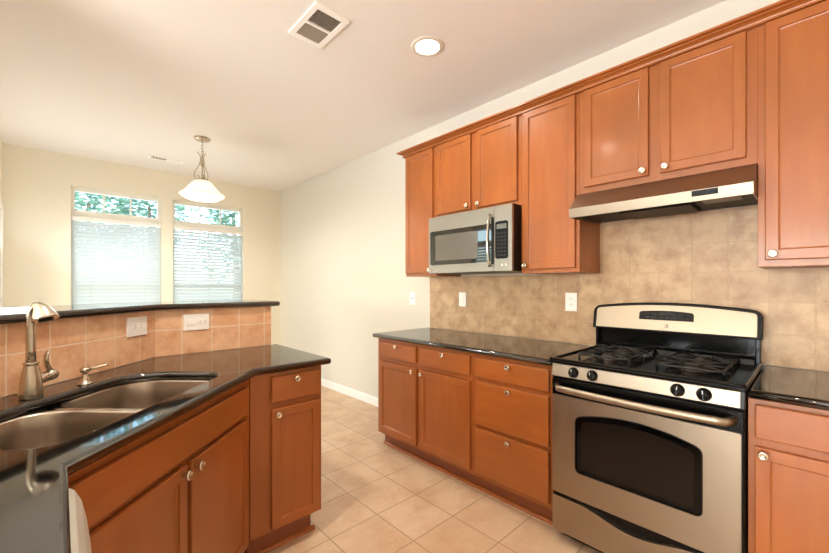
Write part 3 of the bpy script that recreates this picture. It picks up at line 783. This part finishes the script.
hl = obj('valve_stub', MB(FA).lathe([(0, .015), (.018, .015), (.018, .054), (.0165, .057), (.0165, .060), (.019, .062), (.019, .078), (.013, .087), (0, .088)], (0, 0, .055), (1, 0, .12)), M_nickel, ft)
obj('lever', MB(FA).tube([(.070, 0, .066), (.063, 0, .082), (.055, .0, .100), (.050, 0, .118), (.052, 0, .136), (.060, 0, .149)], [.010, .0085, .0075, .007, .0065, .005], 10, sx=1.3, sy=.8), M_nickel, hl)
# soap dispenser
sx_, sy_ = SN(-.292, .512)
sd_ = thing('soap_dispenser', (sx_, sy_, .914), 'small nickel soap pump set in the worktop beside the faucet', 'soap dispenser')
FS = frame((sx_, sy_, .914), (q, q), (q, -q))
obj('base', MB(FS).lathe([(0, 0), (.024, 0), (.024, .004), (.019, .008), (.013, .012), (.0125, .034), (.012, .038), (0, .038)], (0, 0, 0)), M_nickel, sd_)
ph = obj('pump_head', MB(FS).lathe([(0, .038), (.007, .038), (.007, .046), (.014, .047), (.0165, .052), (.0165, .059), (.013, .063), (0, .064)], (0, 0, 0)), M_nickel, sd_)
obj('spout', MB(FS).tube([(0, .008, .056), (.018, .028, .0605), (.040, .048, .066), (.046, .054, .0665)], [.006, .005, .0045, .004], 10), M_nickel, ph)

# tiled half wall and bar ledge --------------------------------------
wt = .12
bx0, by0 = BWX-.004, 2.428; bx1, by1 = BWX-.004-.05, 2.428+wt; ax0, ay0 = -3.158, 1.398; ax1, ay1 = -3.278, 1.448
struct('wall_bar_straight', MB().prism([(-1.498, by0), (-1.498, by1), (bx1, by1), (bx0, by0)], 0, 1.1645), M_wall)
struct('wall_bar_angled', MB().prism([(bx0, by0), (bx1, by1), (ax1, ay1), (ax0, ay0)], 0, 1.1645), M_wall)
struct('wall_bar_end', MB().prism([(ax0, ay0), (ax1, ay1), (ax1, .46), (ax0, .46)], 0, 1.1645), M_wall)
FT1 = frame((BWX, BWY), (-1, 0), (0, -1))
obj('tile_facing', MB(FT1).box(-.629, 0, -.0072, 0, .9143, 1.1645), M_bartile, None, 'beige tile facing on the straight stretch of half wall by the open end', 'splashback')
FT2 = frame((BWX, BWY), (-q, -q), (q, -q))
obj('tile_facing', MB(FT2).box(.0, 1.447, -.0072, 0, .9143, 1.1645), M_bartiled, None, 'beige tile facing on the angled half wall behind the sink and faucet', 'splashback')
ov = .03; bw = .42
slab('bar_ledge', [(-1.452, BWY-ov), (-1.452, BWY+bw), (BWX-.17, BWY+bw), (-3.56, 1.60), (-3.56, .44), (-3.128, .44), (-3.128, 1.383), (BWX+.0125, BWY-ov)], None, 1.1655, 1.198, .013, M_granite,
     'raised black granite bar ledge on top of the tiled half wall', 'bar ledge')
plate(frame((BWX, BWY), (-1, 0), (0, -1)), -.197, 1.091, .130, .092, 'double', 'wide white plate on the straight stretch of bar tiles', 'wall_outlet', 'outlet', .0002)
plate(FT2, .128, 1.093, .130, .094, 'lying', 'white sideways outlet on the angled bar tiles near the bend', 'wall_outlet', 'outlet', .0002)

# ------------------------------------------------------------------ ceiling fittings
M_ring = mat('ceiling_toned_trim', (226, 214, 200), .6)
def can(x, y, label, watts=CAN_W):
    t = thing('recessed_light', (x, y, H-.012), label, 'ceiling light', 'recessed ceiling lights')
    obj('trim_ring', MB().lathe([(.074, -.001), (.098, -.001), (.100, -.003), (.096, -.005), (.078, -.008), (.074, -.007), (.074, -.001)], (x, y, H), (0, 0, 1), 40), M_ring, t)
    obj('lens', MB().lathe([(0, -.012), (.04, -.0105), (.073, -.006), (.073, -.002), (0, -.002)], (x, y, H), (0, 0, 1), 32), M_lamp, t)
    l_ = lamp('can_lamp', 'AREA', (x, y, H-.02), watts, (1, .9, .78), shape='DISK', size=.14); l_.data.spread = math.radians(150)
    return t
can(-.855, 1.628, 'lit round recessed ceiling light in front of the wall cabinets')
for x, y in ((-2.3, 1.48),): can(x, y, 'unseen round recessed light added in the ceiling straight above the sink', 16)  # out-of-view light, added to brighten the bar tiles from above
# return air vent
v0, v1 = (-1.535, 1.762), (-1.327, 2.088)
vt = thing('ceiling_vent', ((v0[0]+v1[0])/2, (v0[1]+v1[1])/2, H-.01), 'white framed ceiling vent, half dark grille and half grey, over the aisle', 'vent', 'ceiling vents')
VM = Matrix(((1, 0, 0, 0), (0, 0, 1, 0), (0, -1, 0, H), (0, 0, 0, 1)))   # local x, depth below ceiling, y
xm0, xm1, ya, yb, yc, yd = v0[0]+.03, v1[0]-.03, v0[1]+.035, 1.916, 1.934, v1[1]-.035
vf = MB(VM); vf.panel(rrect(v0[0], v1[0], v0[1], v1[1], .004, 2), [rrect(xm0, xm1, ya, yb, .002, 1), rrect(xm0, xm1, yc, yd, .002, 1)], .0005, .009); obj('frame', vf, M_white, vt)
gr = MB(); gr.box(xm0+.001, xm1-.001, ya+.001, yb-.001, H-.0025, H-.001); go = obj('dark_grille', gr, M_dark, vt, 'dark open grille')
lv = MB()
for i in range(8): lv.box(xm0+.002, xm1-.002, ya+.006+i*.0145, ya+.009+i*.0145, H-.007, H-.003)
for i in range(9): lv.box(xm0+.008+i*.016, xm0+.0095+i*.016, ya+.002, yb-.002, H-.0065, H-.003)
obj('louvres', lv, M_grey, go)
obj('grey_panel', MB().box(xm0+.001, xm1-.001, yc+.001, yd-.001, H-.006, H-.001), M_grey, vt, 'plain grey lens panel')
# supply vent over the breakfast area
vt2 = thing('ceiling_vent', (-1.6, 5.14, H-.01), 'small slotted ceiling vent near the far wall windows', 'vent', 'ceiling vents')
vf = MB(VM); vf.panel(rrect(-1.775, -1.43, 5.085, 5.215, .004, 2), [rrect(-1.75, -1.455, 5.105, 5.195, .002, 1)], .0005, .007); obj('frame', vf, M_white, vt2)
lv = MB()
for i in range(10):
    R = Matrix.Translation((-1.74+i*.0305, 5.15, H-.005)) @ Matrix.Rotation(math.radians(84 if i < 5 else -6), 4, 'Y')
    lv.box(-.003 if i < 5 else -.0148, .003 if i < 5 else .0148, -.044, .044, -.0006, .0006, R=R)
obj('louvres', lv, M_white, vt2); obj('duct', MB().box(-1.749, -1.456, 5.106, 5.194, H-.0012, H-.0006), M_grey, vt2)
# pendant lamp
px_, py_ = -1.468, 4.176
pd = thing('pendant_lamp', (px_, py_, 2.16), 'hanging lamp with white alabaster bell shade and scrolled nickel arms', 'pendant lamp')
PC = (px_, py_, 0)
obj('canopy', MB().lathe([(0, H), (.074, H), (.074, H-.008), (.060, H-.022), (.030, H-.030), (.012, H-.036), (0, H-.036)], PC), M_nickel, pd)
ch = MB()
zl = H-.036; i = 0
while zl > 2.60:
    pts = [];
    for k in range(12):
        t = 2*PI*k/12; a_, z_ = .009*math.cos(t), .0185*math.sin(t)
        pts.append((px_+(a_ if i % 2 else 0), py_+(0 if i % 2 else a_), zl-.0185+z_))
    ch.tube(pts, .0024, 6, closed=True); zl -= .031; i += 1
obj('chain', ch, M_nickel, pd)
obj('stem', MB().lathe([(0, 2.61), (.006, 2.605), (.006, 2.575), (.012, 2.57), (.019, 2.55), (.021, 2.53), (.018, 2.505), (.010, 2.49), (.0055, 2.48), (.0055, 2.372), (.02, 2.368), (.045, 2.36), (.058, 2.35), (.058, 2.342), (0, 2.342)], PC), M_nickel, pd)
for k in range(3):
    A = k*2*PI/3+.55; ca, sa = math.cos(A), math.sin(A)
    rz = [(.035, 2.632), (.040, 2.622), (.033, 2.612), (.022, 2.600), (.016, 2.58), (.017, 2.55), (.022, 2.52), (.032, 2.49), (.050, 2.46), (.066, 2.43), (.072, 2.40), (.066, 2.375), (.050, 2.362), (.034, 2.367), (.027, 2.382), (.034, 2.395), (.044, 2.392)]
    obj('scroll_arm', MB().tube([(px_+r*ca, py_+r*sa, z) for r, z in rz], .0042, 8), M_nickel, pd)
so = [(r*.86, z) for r, z in ((.055, 2.345), (.075, 2.338), (.105, 2.318), (.135, 2.288), (.165, 2.252), (.195, 2.226), (.222, 2.211), (.232, 2.204), (.231, 2.196), (.215, 2.184), (.19, 2.172), (.16, 2.165))]
si = [(r-.005 if z > 2.2 else r, z-.004 if z > 2.2 else z+.006) for r, z in so]
sh_ = MB().lathe(so+si[::-1]+[so[0]], PC, n=48); obj('shade', sh_, M_shade, pd, 'white frosted glass shade')
obj('bulb', MB().lathe([(0, 2.31), (.014, 2.30), (.016, 2.28), (.028, 2.255), (.031, 2.235), (.024, 2.215), (0, 2.205)], PC), M_lamp, pd)
lamp('pendant_bulb_lamp', 'POINT', (px_, py_, 2.185), 36, (1, .95, .87), shadow_soft_size=.04)
